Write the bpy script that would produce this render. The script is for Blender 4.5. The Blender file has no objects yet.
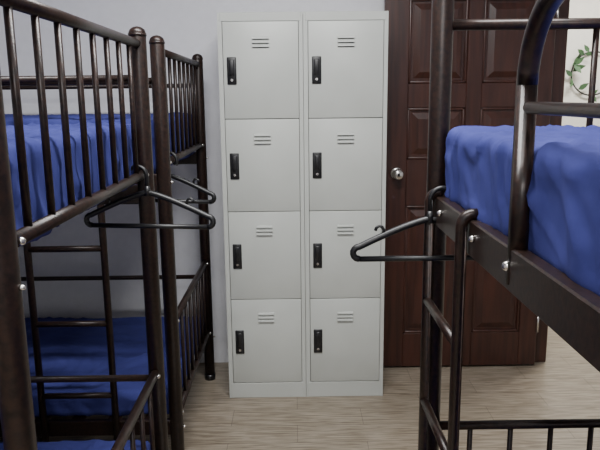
import bpy, bmesh, math, random
from mathutils import Vector, Matrix, noise
random.seed(4)
SC=bpy.context.scene.collection

# ---------------------------------------------------------------- materials
def newmat(name, col, rough=.5, metal=0, spec=.5):
    m=bpy.data.materials.new(name); m.use_nodes=True
    b=m.node_tree.nodes['Principled BSDF']
    b.inputs['Base Color'].default_value=(*col,1)
    b.inputs['Roughness'].default_value=rough
    b.inputs['Metallic'].default_value=metal
    b.inputs['Specular IOR Level'].default_value=spec
    return m,m.node_tree,b
def noisy(name,c1,c2,scale,rough=.5,metal=0,bump=.1,stretch=(1,1,1),detail=4,lo=.35,hi=.65,bdist=.002,spec=.5):
    m,nt,b=newmat(name,c1,rough,metal,spec)
    tc=nt.nodes.new('ShaderNodeTexCoord'); mp=nt.nodes.new('ShaderNodeMapping')
    mp.inputs['Scale'].default_value=stretch
    n=nt.nodes.new('ShaderNodeTexNoise'); n.inputs['Scale'].default_value=scale; n.inputs['Detail'].default_value=detail
    r=nt.nodes.new('ShaderNodeValToRGB')
    r.color_ramp.elements[0].position=lo; r.color_ramp.elements[0].color=(*c1,1)
    r.color_ramp.elements[1].position=hi; r.color_ramp.elements[1].color=(*c2,1)
    nt.links.new(tc.outputs['Object'],mp.inputs[0]); nt.links.new(mp.outputs[0],n.inputs['Vector'])
    nt.links.new(n.outputs['Fac'],r.inputs[0]); nt.links.new(r.outputs[0],b.inputs['Base Color'])
    if bump:
        bp=nt.nodes.new('ShaderNodeBump'); bp.inputs['Strength'].default_value=bump; bp.inputs['Distance'].default_value=bdist
        nt.links.new(n.outputs['Fac'],bp.inputs['Height']); nt.links.new(bp.outputs[0],b.inputs['Normal'])
    return m
M_wall=noisy('wall_paint',(.71,.71,.74),(.74,.74,.77),30,.8,bump=.05)
M_wall2=noisy('corridor_paint',(.62,.60,.55),(.66,.64,.58),20,.8,bump=.05)
M_ceil=noisy('ceiling_paint',(.75,.75,.77),(.78,.78,.8),30,.9,bump=.03)
M_lock=noisy('locker_powdercoat',(.455,.47,.44),(.48,.495,.465),6,.38,bump=.0)
M_lockd=newmat('locker_inner',(.10,.10,.095),.7)[0]
M_black=newmat('black_plastic',(.008,.008,.009),.35)[0]
M_hang=newmat('hanger_plastic',(.006,.006,.007),.4)[0]
M_chrome=newmat('steel',(.7,.68,.64),.25,1)[0]
M_bed=noisy('brown_hammered_metal',(.010,.006,.005),(.028,.014,.010),90,.36,.15,bump=.2,detail=3,bdist=.001,spec=.4)
M_wood=noisy('door_wood',(.028,.0095,.0065),(.054,.0175,.011),5,.34,0,bump=.12,stretch=(9,9,.7),detail=6,bdist=.001)
M_blue=noisy('blue_sheet',(.033,.038,.16),(.044,.050,.20),9,.9,bump=.3,detail=6,bdist=.01,spec=.15)
M_leaf=noisy('leaf',(.03,.07,.03),(.06,.13,.05),12,.6)
M_lamp,_nt,_b=newmat('lamp_diffuser',(.9,.9,.9),.5)
_b.inputs['Emission Color'].default_value=(.95,.97,1,1); _b.inputs['Emission Strength'].default_value=3
def floor_mat():
    m,nt,b=newmat('floor_wood_tile',(.4,.33,.24),.3)
    N=nt.nodes.new; L=nt.links.new
    tc=N('ShaderNodeTexCoord')
    br=N('ShaderNodeTexBrick'); br.inputs['Scale'].default_value=1
    br.inputs['Brick Width'].default_value=.60; br.inputs['Row Height'].default_value=.15
    br.inputs['Mortar Size'].default_value=.0015; br.inputs['Mortar Smooth'].default_value=.2
    br.inputs['Color1'].default_value=(.305,.26,.20,1); br.inputs['Color2'].default_value=(.335,.285,.222,1)
    br.inputs['Mortar'].default_value=(.17,.14,.105,1)
    L(tc.outputs['Object'],br.inputs['Vector'])
    mp=N('ShaderNodeMapping'); mp.inputs['Scale'].default_value=(4,75,1)
    n=N('ShaderNodeTexNoise'); n.inputs['Scale'].default_value=1.7; n.inputs['Detail'].default_value=7; n.inputs['Distortion'].default_value=.8
    L(tc.outputs['Object'],mp.inputs[0]); L(mp.outputs[0],n.inputs['Vector'])
    r=N('ShaderNodeValToRGB'); r.color_ramp.elements[0].position=.36; r.color_ramp.elements[0].color=(.48,.44,.39,1)
    r.color_ramp.elements[1].position=.60; r.color_ramp.elements[1].color=(1.0,1.0,1.0,1)
    L(n.outputs['Fac'],r.inputs[0])
    mx=N('ShaderNodeMix'); mx.data_type='RGBA'; mx.blend_type='MULTIPLY'; mx.inputs['Factor'].default_value=1
    L(br.outputs['Color'],mx.inputs['A']); L(r.outputs[0],mx.inputs['B']); L(mx.outputs['Result'],b.inputs['Base Color'])
    bp=N('ShaderNodeBump'); bp.inputs['Strength'].default_value=.15; bp.inputs['Distance'].default_value=.002
    L(n.outputs['Fac'],bp.inputs['Height']); L(bp.outputs[0],b.inputs['Normal'])
    return m
M_floor=floor_mat()

# ---------------------------------------------------------------- mesh builder
class MB:
    def __init__(s): s.bm=bmesh.new(); s.mats=[]
    def mi(s,m):
        if m not in s.mats: s.mats.append(m)
        return s.mats.index(m)
    def box(s,a,b,mat,bev=0,seg=1):
        x0,y0,z0=a; x1,y1,z1=b
        t=bmesh.new()
        v=[t.verts.new(p) for p in [(x0,y0,z0),(x1,y0,z0),(x1,y1,z0),(x0,y1,z0),(x0,y0,z1),(x1,y0,z1),(x1,y1,z1),(x0,y1,z1)]]
        for f in [(0,3,2,1),(4,5,6,7),(0,1,5,4),(1,2,6,5),(2,3,7,6),(3,0,4,7)]: t.faces.new([v[i] for i in f])
        if bev: bmesh.ops.bevel(t,geom=list(t.edges),offset=bev,segments=seg,affect='EDGES',profile=.5)
        s.merge(t,mat,seg>1)
    def merge(s,t,mat,smooth=False):
        k=s.mi(mat); mp={}
        for v in t.verts: mp[v]=s.bm.verts.new(v.co)
        for f in t.faces:
            nf=s.bm.faces.new([mp[v] for v in f.verts]); nf.material_index=k; nf.smooth=smooth
        t.free()
    def panel(s,x0,x1,z0,z1,yb,yf,ins,mat):
        # raised panel (frustum) facing -Y
        t=bmesh.new()
        A=[t.verts.new(p) for p in [(x0,yb,z0),(x1,yb,z0),(x1,yb,z1),(x0,yb,z1)]]
        B=[t.verts.new(p) for p in [(x0+ins,yf,z0+ins),(x1-ins,yf,z0+ins),(x1-ins,yf,z1-ins),(x0+ins,yf,z1-ins)]]
        t.faces.new(B)
        for i in range(4): t.faces.new([A[i],A[(i+1)%4],B[(i+1)%4],B[i]])
        s.merge(t,mat)
    def tube(s,pts,r,mat,seg=14,caps=True):
        pts=[Vector(p) for p in pts]; k=s.mi(mat)
        rr=r if isinstance(r,(list,tuple)) else [r]*len(pts)
        T=[]
        for i in range(len(pts)):
            a=pts[max(i-1,0)]; b=pts[min(i+1,len(pts)-1)]
            d=(b-a)
            if 0<i<len(pts)-1: d=(pts[i]-a).normalized()+(b-pts[i]).normalized()
            if d.length<1e-9: d=Vector((0,0,1))
            T.append(d.normalized())
        up=Vector((0,0,1)) if abs(T[0].z)<.9 else Vector((0,1,0))
        n=T[0].cross(up).normalized(); rings=[]
        for i,p in enumerate(pts):
            n=(n-T[i]*n.dot(T[i])).normalized(); b=T[i].cross(n)
            rings.append([s.bm.verts.new(p+(n*math.cos(2*math.pi*j/seg)+b*math.sin(2*math.pi*j/seg))*rr[i]) for j in range(seg)])
        for i in range(len(rings)-1):
            for j in range(seg):
                f=s.bm.faces.new([rings[i][j],rings[i][(j+1)%seg],rings[i+1][(j+1)%seg],rings[i+1][j]]); f.material_index=k; f.smooth=True
        if caps:
            f=s.bm.faces.new(rings[0][::-1]); f.material_index=k
            f=s.bm.faces.new(rings[-1]); f.material_index=k
    def post(s,x,y,z0,z1,r,mat):
        # tube with a foot and a domed cap
        s.tube([(x,y,z0),(x,y,z0+.03)],r*1.1,M_black,20)
        zz=[z0+.03,z1-r*.7,z1-r*.35,z1-r*.1,z1]; rs=[r,r,r*.86,r*.5,r*.12]
        s.tube([(x,y,z) for z in zz],rs,mat,20)
        s.tube([(x,y,z1-r*1.1),(x,y,z1-r*.8)],r*1.06,mat,20)
    def bolt(s,p,axis,r=.008):
        p=Vector(p); a=Vector(axis)
        s.tube([p,p+a*.004,p+a*.008,p+a*.010],[r*1.3,r*1.25,r*.9,r*.2],M_chrome,12)
    def obj(s,name,parent=None,loc=None):
        bmesh.ops.recalc_face_normals(s.bm,faces=list(s.bm.faces))
        me=bpy.data.meshes.new(name); s.bm.to_mesh(me); s.bm.free()
        for m in s.mats: me.materials.append(m)
        o=bpy.data.objects.new(name,me); SC.objects.link(o)
        if parent: o.parent=parent
        if loc: o.location=loc
        return o
def empty(name,loc=(0,0,0)):
    e=bpy.data.objects.new(name,None); e.empty_display_size=.1; e.location=loc; SC.objects.link(e); return e
def arc(c,r,a0,a1,n,plane):
    out=[]
    for i in range(n+1):
        a=math.radians(a0+(a1-a0)*i/n); u,v=math.cos(a)*r,math.sin(a)*r
        out.append((c[0]+u,c[1],c[2]+v) if plane=='xz' else (c[0],c[1]+u,c[2]+v))
    return out

# ---------------------------------------------------------------- room
WB=3.42; XL=-2.5; XR=2.4; YF=-1.6; ZC=2.8
def room():
    b=MB(); b.box((XL-.12,YF-.12,-.1),(4.0,5.6,0),M_floor); b.obj('floor')
    b=MB(); b.box((XL-.12,YF-.12,ZC),(4.0,5.6,ZC+.1),M_ceil); b.obj('ceiling')
    b=MB(); b.box((XL-.12,WB,0),(1.36,WB+.12,ZC),M_wall); b.box((1.36,WB,2.12),(2.22,WB+.12,ZC),M_wall); b.box((2.22,WB,0),(XR,WB+.12,ZC),M_wall); b.obj('wall_back')
    b=MB(); b.box((XL-.12,YF,0),(XL,WB,ZC),M_wall); b.obj('wall_left')
    b=MB(); b.box((XR,YF,0),(XR+.12,WB+.12,ZC),M_wall); b.obj('wall_right')
    b=MB(); b.box((XL-.12,YF-.12,0),(XR+.12,YF,ZC),M_wall); b.obj('wall_front')
    b=MB(); b.box((.6,5.3,0),(4.0,5.42,ZC),M_wall2); b.obj('wall_corridor_far')
    b=MB(); b.box((.6,WB+.12,0),(.72,5.3,ZC),M_wall2); b.obj('wall_corridor_left')
    b=MB(); b.box((3.8,WB+.12,0),(3.92,5.3,ZC),M_wall2); b.obj('wall_corridor_right')
    b=MB(); b.box((XR+.12,WB,0),(3.92,WB+.12,ZC),M_wall2); b.obj('wall_corridor_near')
    # door frame
    b=MB()
    b.box((1.305,WB-.06,0),(1.385,WB+.14,2.14),M_wood,.004)
    b.box((2.195,WB-.06,0),(2.275,WB+.14,2.14),M_wood,.004)
    b.box((1.385,WB-.06,2.06),(2.195,WB+.14,2.14),M_wood,.004)
    b.box((1.385,WB+.03,0),(1.40,WB+.07,2.06),M_wood,.002)
    b.obj('trim_door_frame')
    # opened door leaf lying back along the wall
    e=empty('door_1')
    b=MB(); x0,x1=.455,1.30; yf=3.305; yb=3.345; z0,z1=.012,2.05
    b.box((x0,yf+.014,z0),(x1,yb,z1),M_wood)
    cols=[(.575,.868),(.945,1.205)]; rows=[(.20,.90),(1.14,1.40),(1.52,1.93)]
    b.box((x0,yf,z0),(cols[0][0],yf+.0145,z1),M_wood,.002)
    b.box((cols[1][1],yf,z0),(x1,yf+.0145,z1),M_wood,.002)
    b.box((cols[0][1],yf,z0),(cols[1][0],yf+.0145,z1),M_wood,.002)
    zs=[z0]+[v for r in rows for v in r]+[z1]
    for i in range(0,len(zs),2):
        for c in cols: b.box((c[0],yf,zs[i]),(c[1],yf+.0145,zs[i+1]),M_wood,.002)
    for c in cols:
        for r in rows:
            for (ax0,ax1,az0,az1) in [(c[0],c[0]+.014,r[0],r[1]),(c[1]-.014,c[1],r[0],r[1]),(c[0],c[1],r[0],r[0]+.014),(c[0],c[1],r[1]-.014,r[1])]:
                b.box((ax0,yf+.003,az0),(ax1,yf+.0145,az1),M_wood,.004,2)
            b.panel(c[0]+.026,c[1]-.026,r[0]+.026,r[1]-.026,yf+.0139,yf+.002,.03,M_wood)
    b.obj('leaf',e)
    b=MB(); kx,kz=.525,1.07
    prof=[(0,.032),(.004,.032),(.008,.026),(.012,.013),(.03,.012),(.036,.02),(.045,.027),(.056,.029),(.066,.024),(.071,.012),(.072,.002)]
    b.tube([(kx,yf-d,kz) for d,_ in prof],[r for _,r in prof],M_chrome,28)
    b.tube([(kx,yf-.072,kz),(kx,yf-.0745,kz)],[.007,.006],M_black,14)
    b.obj('knob',e)
    b=MB()
    for z in (.25,1.05,1.85):
        b.tube([(1.302,yf-.004,z-.05),(1.302,yf-.004,z+.05)],.006,M_chrome,12)
    b.obj('hinges',e)
room()

# ---------------------------------------------------------------- lockers
def locker(x0):
    W=.3785; x1=x0+W; yf=2.98; yb=3.38; H=1.83
    e=empty('metal_locker',(x0+W/2,3.18,0)); off=Vector((-(x0+W/2),-3.18,0))
    b=MB(); t=.0012*8
    b.box((x0,yf,0),(x0+t,yb,H),M_lock); b.box((x1-t,yf,0),(x1,yb,H),M_lock)
    b.box((x0+t,yb-.004,.0),(x1-t,yb,H),M_lock)
    b.box((x0+t,yf,H-.038),(x1-t,yb-.004,H),M_lock,.0015)
    b.box((x0+t,yf,0),(x1-t,yf+.02,.078),M_lock,.0015)
    zs=[.08,.508,.936,1.364,1.792]
    for z in zs[:-1]: b.box((x0+t,yf+.03,z-.01),(x1-t,yb-.004,z-.002),M_lockd)
    fx0,fx1=x0+.022,x1-.020
    b.box((x0+t,yf,.078),(fx0-.0022,yf+.03,H-.038),M_lock)
    b.box((fx1+.0022,yf,.078),(x1-t,yf+.03,H-.038),M_lock)
    b.box((fx0-.0022,yf+.022,.078),(fx1+.0022,yf+.026,H-.038),M_lockd)
    b.obj('carcass',e,off)
    for i in range(4):
        z0,z1=zs[i]+.0014,zs[i+1]-.0014
        b=MB()
        b.box((fx0,yf-.002,z0),(fx1,yf+.018,z1),M_lock,.0022,2)
        cx=(fx0+fx1)/2
        for k in range(3):
            z=z1-.071-.0175*k
            b.box((cx-.037,yf-.0023,z-.0070),(cx+.037,yf-.0012,z-.0045),M_lockd)
            t2=bmesh.new()
            P=[(0,z+.006),(-.0085,z+.0015),(-.0095,z-.0035),(0,z-.0015)]
            L=[t2.verts.new((cx-.038,yf-.002+p[0],p[1])) for p in P]; R=[t2.verts.new((cx+.038,yf-.002+p[0],p[1])) for p in P]
            for j in range(3): t2.faces.new([L[j],R[j],R[j+1],L[j+1]])
            t2.faces.new(L[::-1]); t2.faces.new(R)
            b.merge(t2,M_lock)
        b.obj('door_%d'%(i+1),e,off)
        b=MB(); hx=fx0+.016; zc=(z0+z1)/2
        b.box((hx,yf-.008,zc-.060),(hx+.042,yf-.0021,zc+.060),M_black,.0035,2)
        # pull lever, with a steel keyhole tucked at its lower end
        b.box((hx+.009,yf-.016,zc-.020),(hx+.033,yf-.008,zc+.048),M_black,.004,2)
        b.tube([(hx+.021,yf-.008,zc-.040),(hx+.021,yf-.0105,zc-.040)],.0055,M_chrome,16)
        b.tube([(hx+.021,yf-.0105,zc-.040),(hx+.021,yf-.0109,zc-.040)],.0025,M_black,12)
        b.obj('handle_%d'%(i+1),e,off)
locker(-.334); locker(.0465)

# ---------------------------------------------------------------- mattresses
def mattress(name,parent,x0,x1,y0,y1,z0,z1,seed,r=.022,amp=.006):
    def lin(a,b):
        L=b-a; n=max(2,int((L-2*r)/.011)); base=[a,a+r*.25,a+r*.6]
        base+= [a+r+(L-2*r)*i/n for i in range(n+1)]
        base+=[b-r*.6,b-r*.25,b]; return base
    X,Y,Z=lin(x0,x1),lin(y0,y1),lin(z0,z1)
    bm=bmesh.new()
    def grid(A,B,f):
        g=[[bm.verts.new(f(a,b)) for b in B] for a in A]
        for i in range(len(A)-1):
            for j in range(len(B)-1): bm.faces.new([g[i][j],g[i+1][j],g[i+1][j+1],g[i][j+1]])
    grid(X,Y,lambda a,b:(a,b,z1)); grid(X,Y,lambda a,b:(a,b,z0))
    grid(X,Z,lambda a,b:(a,y0,b)); grid(X,Z,lambda a,b:(a,y1,b))
    grid(Y,Z,lambda a,b:(x0,a,b)); grid(Y,Z,lambda a,b:(x1,a,b))
    bmesh.ops.remove_doubles(bm,verts=list(bm.verts),dist=1e-5)
    bmesh.ops.recalc_face_normals(bm,faces=list(bm.faces))
    lo=Vector((x0+r,y0+r,z0+r)); hi=Vector((x1-r,y1-r,z1-r)); sv=Vector((seed*7.3,seed*3.1,seed))
    N=noise.noise
    def ridge(v,w): return max(0,1-abs(N(v))*w)**1.5
    for v in bm.verts:
        p=v.co.copy(); q=Vector([min(max(p[i],lo[i]),hi[i]) for i in range(3)])
        d=p-q; n=d.normalized() if d.length>1e-9 else Vector((0,0,1))
        p=q+n*r
        w=N(p*3+sv)*.8
        side=1-abs(n.z)
        # warp, then gathered folds on the sides and long creases across the top
        wx=N(p*2.2+sv)*.35; wy=N(p*2.2-sv)*.35
        px,py=p.x+wx,p.y+wy
        f1=ridge(Vector((px*16+p.z*5,py*16+p.z*5,p.z*5))+sv,3.0)
        f2=ridge(Vector((px*4+py*6,py*5-px*3,p.z*3))+sv*2,6)
        f3=ridge(Vector((px*8-py*3,py*5+px*2,3.3+p.z*4))+sv*3,6)
        f4=ridge(Vector((px*3+py*11,py*3-px*5,p.z*6))+sv*4,5)
        v.co=p+n*amp*(w+f1*side*1.3+(f2*1.1+f3*.8+f4*.7)*(1-side*.35))
    for f in bm.faces: f.smooth=True
    me=bpy.data.meshes.new(name); bm.to_mesh(me); bm.free(); me.materials.append(M_blue)
    o=bpy.data.objects.new(name,me); SC.objects.link(o); o.parent=parent
    return o

# ---------------------------------------------------------------- bunk beds on the left
def bunk_left(y0,y1,ltop,seed,ladder=True):
    e=empty('bunk_bed'); b=MB(); xe,xf=-.46,-2.36; R=.0255; H=1.67
    for x in (xe,xf):
        for y in (y0,y1): b.post(x,y,0,H,R,M_bed)
        for (zt,zb) in ((1.62,1.235),(ltop,ltop-.37)):
            b.tube([(x,y0,zt),(x,y1,zt)],.0135,M_bed); b.tube([(x,y0,zb),(x,y1,zb)],.0135,M_bed)
            n=8
            for i in range(1,n+1):
                y=y0+(y1-y0)*i/(n+1)
                b.tube([(x,y,zb),(x,y,zt)],.0075,M_bed,10)
    for y,s in ((y0,1),(y1,-1)):
        for z in (1.17,.235):
            b.box((xf,y-.012,z-.03),(xe,y+.012,z+.03),M_bed,.003)
        b.tube([(xe,y,1.52),(xf,y,1.52)],.011,M_bed)
        for x in (-.95,-1.6,-2.1): b.tube([(x,y,1.19),(x,y,1.52)],.008,M_bed,10)
    b.tube([(xe,y1,.56),(xf,y1,.56)],.011,M_bed)
    for z in (1.19,.255):
        for i in range(13):
            x=xe-.1-i*.14
            b.box((x-.025,y0+.012,z-.004),(x+.025,y1-.012,z+.004),M_bed)
    for z in (1.235,ltop-.37,ltop):
        for y,s in ((y0,1),(y1,-1)): b.bolt((xe+.012,y+s*.045,z),(1,0,0),.006)
    for y in (y0,y1):
        for z in (1.17,.235): b.bolt((xe+R-.001,y,z),(1,0,0),.004)
    if ladder:
        yl=y0-.03
        for x in (-.68,-.95):
            b.tube([(x,yl,.02),(x,yl,1.25)]+arc((x,yl+.03,1.25),.03,180,0,6,'yz'),.0125,M_bed)
        for z in (.38,.66,.94): b.tube([(-.68,yl,z),(-.95,yl,z)],.011,M_bed)
    b.obj('frame',e)
    mattress('upper_mattress',e,xf+.04,xe-.024,y0+.03,y1-.03,1.20,1.386,seed)
    mattress('lower_mattress',e,xf+.04,xe-.024,y0+.03,y1-.03,.262,.362,seed+1,r=.022)
    return e
bunk_left(.985,1.99,.585,1,ladder=False)
bunk_left(2.27,3.21,.64,4)

# ---------------------------------------------------------------- bunk bed on the right (long side on the aisle)
def bunk_right():
    e=empty('bunk_bed'); b=MB(); x0,x1=.368,1.27; y0,y1=-.28,1.65; R=.027; H=1.74
    for x in (x0,x1):
        for y in (y0,y1): b.post(x,y,0,H,R,M_bed)
    for y in (y0,y1):
        b.tube([(x0,y,1.63),(x1,y,1.63)],.0135,M_bed)
        for x in (.75,1.0): b.tube([(x,y,1.2),(x,y,1.63)],.008,M_bed,10)
        for z in (1.175,.235): b.box((x0,y-.012,z-.035),(x1,y+.012,z+.035),M_bed,.003)
        b.tube([(x0,y,.56),(x1,y,.56)],.0125,M_bed)
        for i in range(1,8):
            x=x0+(x1-x0)*i/8; b.tube([(x,y,.235),(x,y,.56)],.0075,M_bed,10)
    for x in (x0,x1):
        b.box((x-.014,y0,1.138),(x+.014,y1,1.212),M_bed,.003)
        b.box((x-.014,y0,.20),(x+.014,y1,.27),M_bed,.003)
        s=1 if x==x0 else -1
        b.box((min(x,x+s*.04),y0,1.138),(max(x,x+s*.04),y1,1.143),M_bed)
        ya,yb_=1.037,-.12; zt=1.605; rr=.13
        pts=[(x,ya,1.15),(x,ya,zt-rr)]+arc((x,ya-rr,zt-rr),rr,0,90,10,'yz')+[(x,yb_+rr,zt)]+arc((x,yb_+rr,zt-rr),rr,90,180,10,'yz')+[(x,yb_,1.15)]
        b.tube(pts,.0165,M_bed,18)
        b.tube([(x,ya,1.44),(x,yb_,1.44)],.0095,M_bed)
    for z in (1.19,.245):
        for i in range(13):
            y=y0+.1+i*.14
            if y<y1-.04: b.box((x0+.014,y-.025,z-.004),(x1-.014,y+.025,z+.004),M_bed)
    yl=1.29; xl=x0-.028
    b.tube([(xl,yl,.02),(xl,yl,1.20)]+arc((xl+.022,yl,1.20),.022,180,90,5,'xz')+[(xl+.03,yl,1.222)],.0125,M_bed)
    b.tube([(xl,y1-.045,.02),(xl,y1-.045,1.20)]+arc((xl+.022,y1-.045,1.20),.022,180,90,5,'xz')+[(xl+.03,y1-.045,1.222)],.0125,M_bed)
    for z in (.38,.66,.94): b.tube([(xl,yl,z),(xl,y1-.045,z)],.011,M_bed)
    b.bolt((x0-.014,1.25,1.18),(-1,0,0),.006); b.bolt((x0-.014,1.04,1.18),(-1,0,0),.007); b.bolt((x0-.014,1.54,1.18),(-1,0,0),.006)
    b.obj('frame',e)
    mattress('upper_mattress',e,x0+.014,x1-.014,y0+.04,y1-.037,1.196,1.378,9,amp=.0065)
    mattress('lower_mattress',e,x0+.024,x1-.024,y0+.04,y1-.037,.252,.362,11)
bunk_right()

# ---------------------------------------------------------------- hangers
def hanger(loc,rz,hw=.2,tilt=0):
    """local: hook centre at (+hr, z=0) sits on the rail; body below"""
    b=MB(); hr=.028
    hook=[(0,0,-.045),(0,0,0)]+arc((hr,0,0),hr,180,-30,18,'xz')
    b.tube(hook,.0062,M_hang,14)
    b.tube([hook[-1],(hook[-1][0]-.001,0,hook[-1][2]-.003)],.0078,M_hang,12)
    b.tube([(0,0,-.06),(0,0,-.03)],[.0115,.007],M_hang,14)
    az=-.050; dz=.070
    def sh(s):
        P=[]
        for i in range(17):
            t=i/16
            P.append((s*hw*.91*t,0,az-dz*(t**1.25)))
        rr=.016
        P+= [(s*(hw*.91+rr*math.sin(math.radians(a))),0,az-dz-rr+rr*math.cos(math.radians(a))) for a in (25,50,75,100,125,150,180)]
        return P
    L=sh(-1); R=sh(1)
    b.tube(L[::-1]+R[1:],.0084,M_hang,14)
    b.tube([L[-1],R[-1]],.0072,M_hang,14)
    # strap hooks standing on each shoulder, curling outwards
    for s in (-1,1):
        t=.66; cx=s*hw*.91*t; cz=az-dz*t**1.25
        b.tube([(cx,0,cz),(cx-s*.001,0,cz+.014),(cx+s*.003,0,cz+.022),(cx+s*.011,0,cz+.025),(cx+s*.018,0,cz+.020),(cx+s*.020,0,cz+.013)],.0042,M_hang,10)
    o=b.obj('clothes_hanger',loc=loc); o.rotation_euler=(0,tilt,rz); return o
hanger((-.438,1.91,1.236),math.radians(172),.2)
hanger((-.488,2.40,1.236),math.radians(-14),.2)
hanger((.340,1.595,1.206),0,.195)

# ---------------------------------------------------------------- plant on the corridor wall
def wall_plant():
    b=MB(); c=Vector((2.39,5.27,1.62)); R=.17
    b.tube([(c.x+R*math.cos(a*math.pi/18),c.y,c.z+R*math.sin(a*math.pi/18)) for a in range(37)],.006,M_black,8)
    for i in range(18):
        a=random.uniform(1.8,4.9); p=c+Vector((R*math.cos(a),-.02,R*math.sin(a)))
        d=Vector((random.uniform(-1,1),random.uniform(-.5,0),random.uniform(-1,1))).normalized()
        n=d.cross(Vector((0,1,.2))).normalized(); L=random.uniform(.06,.1)
        t=bmesh.new(); K=[(0,0),(.3,.22),(.6,.2),(1,0),(.6,-.2),(.3,-.22)]
        vs=[t.verts.new(p+d*L*u+n*L*v) for u,v in K]; t.faces.new(vs)
        b.merge(t,M_leaf,True)
    b.obj('wall_plant_wreath')
wall_plant()

# ---------------------------------------------------------------- lights
def area(name,loc,sx,sy,power,col=(1,1,1),rot=(0,0,0)):
    l=bpy.data.lights.new(name,'AREA'); l.shape='RECTANGLE'; l.size=sx; l.size_y=sy; l.energy=power; l.color=col
    o=bpy.data.objects.new(name,l); o.location=loc; o.rotation_euler=rot; SC.objects.link(o)
def fixture(name,x,y):
    b=MB(); b.box((x-.62,y-.07,ZC-.05),(x+.62,y+.07,ZC-.001),M_ceil,.004); b.tube([(x-.6,y,ZC-.07),(x+.6,y,ZC-.07)],.016,M_lamp,16); b.obj(name)
fixture('ceiling_lamp',.0,1.5); fixture('ceiling_lamp',.0,-.7)
area('tube_light_main',(0,1.5,ZC-.1),1.2,.15,76,(.99,.99,.98))
area('tube_light_rear',(0,-.7,ZC-.1),1.2,.15,62,(.99,.99,.98))
area('corridor_light',(2.2,4.2,ZC-.1),.8,.3,75,(1,.98,.94))
w=bpy.data.worlds.new('World'); bpy.context.scene.world=w; w.use_nodes=True
w.node_tree.nodes['Background'].inputs[0].default_value=(.7,.75,.85,1); w.node_tree.nodes['Background'].inputs[1].default_value=.3

# ---------------------------------------------------------------- camera
cam=bpy.data.cameras.new('camera'); cam.sensor_width=36; cam.lens=646/600*36; cam.clip_start=.02
co=bpy.data.objects.new('camera',cam); SC.objects.link(co)
co.matrix_world=Matrix.Translation((0,0,1.46))@Matrix.Rotation(math.radians(-.45),4,'Z')@Matrix.Rotation(math.radians(90-11.2),4,'X')@Matrix.Rotation(-.0107,4,'Z')
bpy.context.scene.camera=co
